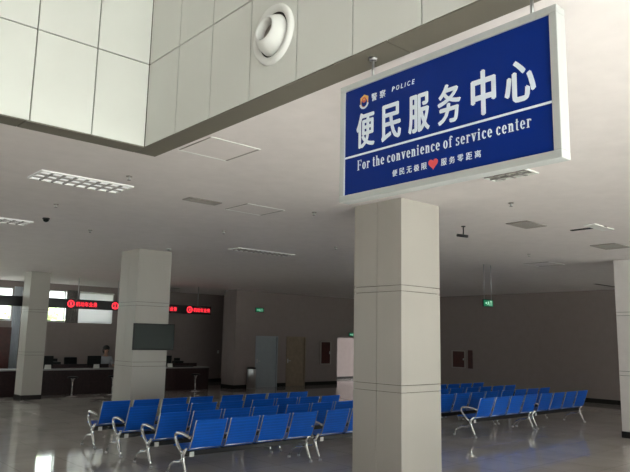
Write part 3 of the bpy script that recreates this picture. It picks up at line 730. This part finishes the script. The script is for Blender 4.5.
b = MB(); b.box((9.47, Y1-.060, 2.33), (10.8, Y1-.056, 3.42), M['sheer']); o = b.build('roller_blind'); tag(o, 'white roller blind drawn over the right part of the high window', 'roller blind')
b = MB(); b.cyl((9.45, Y1-.058, 3.44), (10.82, Y1-.058, 3.44), .03, M['white'], 12); b.build('blind_roller', o)

# ------------------------------------------------------------------ bin, box
b_ = empty('waste_bin', (14.72, 20.15, 0), 0, 'tall stainless steel cylindrical waste bin beside the wall pillar', 'waste bin')
b = MB(); b.lathe([(0, 0), (.17, 0), (.17, .72), (.165, .74)], (0, 0, 0), M['steel'], 32); b.build('bin_body', b_)
b = MB(); b.lathe([(.168, .735), (.175, .75), (.15, .79), (.10, .80), (.09, .77), (0, .77)], (0, 0, 0), M['blackmetal'], 32); b.build('bin_lid', b_)
b = MB(); b.box((-.11, -.09, 0), (.11, .09, .36), M['white'], .02); b.box((-.09, -.07, .3605), (.09, .07, .37), M['louvre']); o = b.build('small_white_bin'); o.location = (9.4, 17.6, 0)
tag(o, 'small white bin on the floor right of the television pillar', 'bin')
b = MB(); b.box((-.04, -.012, 0), (.04, 0, .12), M['white'], .003); b.box((-.014, -.016, .04), (.014, -.0125, .08), M['blackplastic']); o = b.build('wall_switch'); o.location = (15.72, Y1, 1.2); tag(o, 'small wall switch on the back wall between the right-hand counter and the wall pillar', 'switch')

# ------------------------------------------------------------------ seated clerk
t = empty('person', (9.75, 21.95, 0), 0, 'person with black hair in a pale shirt sitting behind the counter', 'person')
def skinned(name, verts, edges, radii, m_, par, lev=2):
    me = bpy.data.meshes.new(name); me.from_pydata([Vector(v) for v in verts], edges, []); o = bpy.data.objects.new(name, me); COL.objects.link(o)
    sk = o.modifiers.new('skin', 'SKIN'); sk.use_smooth_shade = True
    for i, r in enumerate(radii): me.skin_vertices[0].data[i].radius = (r, r) if not isinstance(r, tuple) else r
    me.skin_vertices[0].data[0].use_root = True
    ss = o.modifiers.new('sub', 'SUBSURF'); ss.levels = lev; ss.render_levels = lev
    dg = bpy.context.evaluated_depsgraph_get(); dg.update(); m2 = bpy.data.meshes.new_from_object(o.evaluated_get(dg)); bpy.data.objects.remove(o)
    m2.name = name; m2.materials.clear(); m2.materials.append(m_)
    for p in m2.polygons: p.use_smooth = True
    o = bpy.data.objects.new(name, m2); COL.objects.link(o); o.parent = par; return o
# body faces -Y (towards the hall), hands on the counter
V = [(0, 0, .52), (0, -.01, .72), (0, -.02, .95), (0, -.03, 1.10), (0, -.04, 1.19), (0, -.06, 1.28), (0, -.08, 1.37), (0, -.075, 1.45)]
Eg = [(0, 1), (1, 2), (2, 3), (3, 4), (4, 5), (5, 6), (6, 7)]; Rr = [.14, .125, .14, .12, .052, .055, .082, .07]
for sx in (-1, 1):
    n = len(V); V += [(sx*.17, -.03, 1.10), (sx*.21, -.10, .93), (sx*.20, -.26, .86), (sx*.13, -.42, .855), (sx*.11, -.49, .845)]; Eg += [(3, n), (n, n+1), (n+1, n+2), (n+2, n+3), (n+3, n+4)]; Rr += [.06, .046, .04, .03, .026]
    f0 = n+4
    for q in range(4):
        k = len(V); fx = sx*(.085+.018*q); V += [(fx, -.535, .842), (fx, -.575+.006*abs(q-1), .828)]; Eg += [(f0, k), (k, k+1)]; Rr += [.009, .008]
    k = len(V); V += [(sx*.07, -.50, .84), (sx*.055, -.535, .832)]; Eg += [(f0, k), (k, k+1)]; Rr += [.01, .009]
    n = len(V); V += [(sx*.10, -.02, .52), (sx*.12, -.42, .50), (sx*.12, -.44, .10), (sx*.12, -.56, .05)]; Eg += [(0, n), (n, n+1), (n+1, n+2), (n+2, n+3)]; Rr += [.085, .06, .04, .032]
body = skinned('body', V, Eg, Rr, M['skin'], t)
b = MB()
for sx in (-1, 1): b.ball((sx*.03, -.155, 1.40), .010, M['hair'], (1.3, .6, .8), 8); b.ball((sx*.082, -.07, 1.385), .02, M['skin'], (.5, 1, 1.5), 8)
b.ball((0, -.168, 1.375), .014, M['skin'], (.9, 1, 1.5), 8); b.ball((0, -.157, 1.340), .012, M['badgered'], (1.7, .5, .5), 8); b.build('face', t)
b = MB(); b.ball((0, -.045, 1.435), .115, M['hair'], (1.0, 1.0, .92), 20); b.ball((0, .0, 1.35), .105, M['hair'], (1.1, .75, 1.25), 16); b.build('hair', t)
V = [(0, 0, .56), (0, -.01, .74), (0, -.02, .95), (0, -.03, 1.10), (0, -.035, 1.16)]; Eg = [(0, 1), (1, 2), (2, 3), (3, 4)]; Rr = [(.165, .15), (.15, .135), (.17, .145), (.14, .125), .065]
for sx in (-1, 1): n = len(V); V += [(sx*.175, -.03, 1.10), (sx*.215, -.10, .93), (sx*.205, -.24, .865)]; Eg += [(3, n), (n, n+1), (n+1, n+2)]; Rr += [.075, .06, .052]
skinned('shirt', V, Eg, Rr, M['shirt'], t)
office_chair(9.75, 22.05, 0, 'black office chair carrying the seated clerk')

# ------------------------------------------------------------------ waiting benches
def bench(label, group='blue waiting benches in rows'):
    """origin: floor below the left end of the backrest's top edge; seats face +Y"""
    t = empty('waiting_bench', (0, 0, 0), 0, label, 'waiting bench', group)
    L = 2.30; pitch = .565; wS = .515
    b = MB(); b.box((.0, .20, .285), (L-.05, .27, .345), M['blackmetal'], .004); b.build('beam', t)
    b = MB(); b.box((.09, .196, .275), (.16, .1995, .345), M['white']); b.build('end_label', t)
    for x in (.0, L-.10):        # arm and leg frames at both ends
        b = MB()
        r0 = .018
        b.tube([(x, .14, .40), (x, .22, .315), (x, .20, .22), (x, .14, .10), (x, .10, .025)], [.018, .029, .026, .020, .017], M['chrome'], 10)
        b.cyl((x, .09, 0), (x, .09, .03), .024, M['steel'], 12)
        b.tube([(x, .21, .24), (x, .30, .20), (x, .42, .19), (x, .54, .13), (x, .62, .03)], [.024, .021, .019, .018, .016], M['chrome'], 10)
        b.cyl((x, .62, 0), (x, .62, .03), .024, M['steel'], 12); b.build('leg_frame', t)
        b = MB()
        b.tube([(x, .06, .545), (x, .14, .57), (x, .28, .585), (x, .385, .58), (x, .43, .555), (x, .435, .51), (x, .39, .44), (x, .32, .375), (x, .25, .32)], [.013, .019, .022, .022, .021, .019, .018, .019, .022], M['chrome'], 10, 1.25); b.build('armrest', t)
    # section of the seat shell: back top -> bend -> seat front
    sec = [(0, .78), (.010, .76), (.045, .65), (.085, .54), (.12, .45), (.150, .395), (.185, .375), (.24, .372), (.36, .385), (.50, .405), (.555, .405), (.575, .385)]
    def shell(x0, x1, i0, i1, m_, th=.012, off=0):
        b = MB(); k = b.mi(m_); P = sec[i0:i1+1]; top, bot = [], []
        for i, (y, z) in enumerate(P):
            j = i+i0; a = Vector(sec[max(j-1, 0)]); c = Vector(sec[min(j+1, len(sec)-1)]); d = (c-a).normalized(); n = Vector((d.y, -d.x))*-1
            y, z = y-n.x*off, z-n.y*off
            top.append((y, z)); bot.append((y+n.x*-th, z+n.y*-th))
        for q in range(len(P)-1):
            A = [(x0, *top[q]), (x0, *top[q+1]), (x0, *bot[q+1]), (x0, *bot[q])]
            b.prism(A, (x1-x0, 0, 0), m_)
        bmesh.ops.remove_doubles(b.bm, verts=b.bm.verts, dist=1e-5)
        return b
    for i in range(4):
        x0 = .045+i*pitch; x1 = x0+wS
        bk = shell(x0+.014, x1-.014, 0, 5, M['blue']).build('backrest', t)
        tr = MB()
        for xa in (x0, x1-.014):
            pts = [Vector((xa+.007, y-.004, z)) for y, z in sec[:7]]; tr.tube(pts, .0085, M['chrome'], 8)
        tr.tube([(x0+.01, sec[5][0]-.008, sec[5][1]-.005), (x1-.01, sec[5][0]-.008, sec[5][1]-.005)], .008, M['chrome'], 6)
        tr.build('edge_trim', bk)
        shell(x0+.006, x1-.006, 5, 11, M['blue']).build('seat', t)
        b = MB(); b.box((x0+.02, .17, .3455), (x1-.02, .46, .358), M['seatblack']); b.build('seat_support', t)
    return t
rows = {'nearest': 7.80, 'second': 8.80, 'third': 9.80, 'farthest': 10.80}
proto = bench('proto'); first = True
spots = []
for rn, y in rows.items():
    for bx0, col in ((4.76, 'left block, left bench'), (7.16, 'left block, right bench'), (11.36, 'right block, left bench'), (13.72, 'right block, right bench')):
        if rn == 'farthest' and bx0 == 11.36: continue
        spots.append((bx0, y, rn, col))
for (bx0, y, rn, col) in spots:
    if first: o = proto; first = False
    else: o = copy_tree(proto)
    o.location = (bx0, y, 0)
    rtxt = {'nearest': 'nearest row', 'second': 'second nearest row', 'third': 'third nearest row', 'farthest': 'farthest row'}[rn]
    where = {'left block, left bench': 'at the left end of the', 'left block, right bench': 'left beside the central pillar,',
             'right block, left bench': 'right beside the central pillar,', 'right block, right bench': 'at the far right end of the'}[col]
    o['label'] = 'blue four-seat steel bench %s %s' % (where, rtxt)
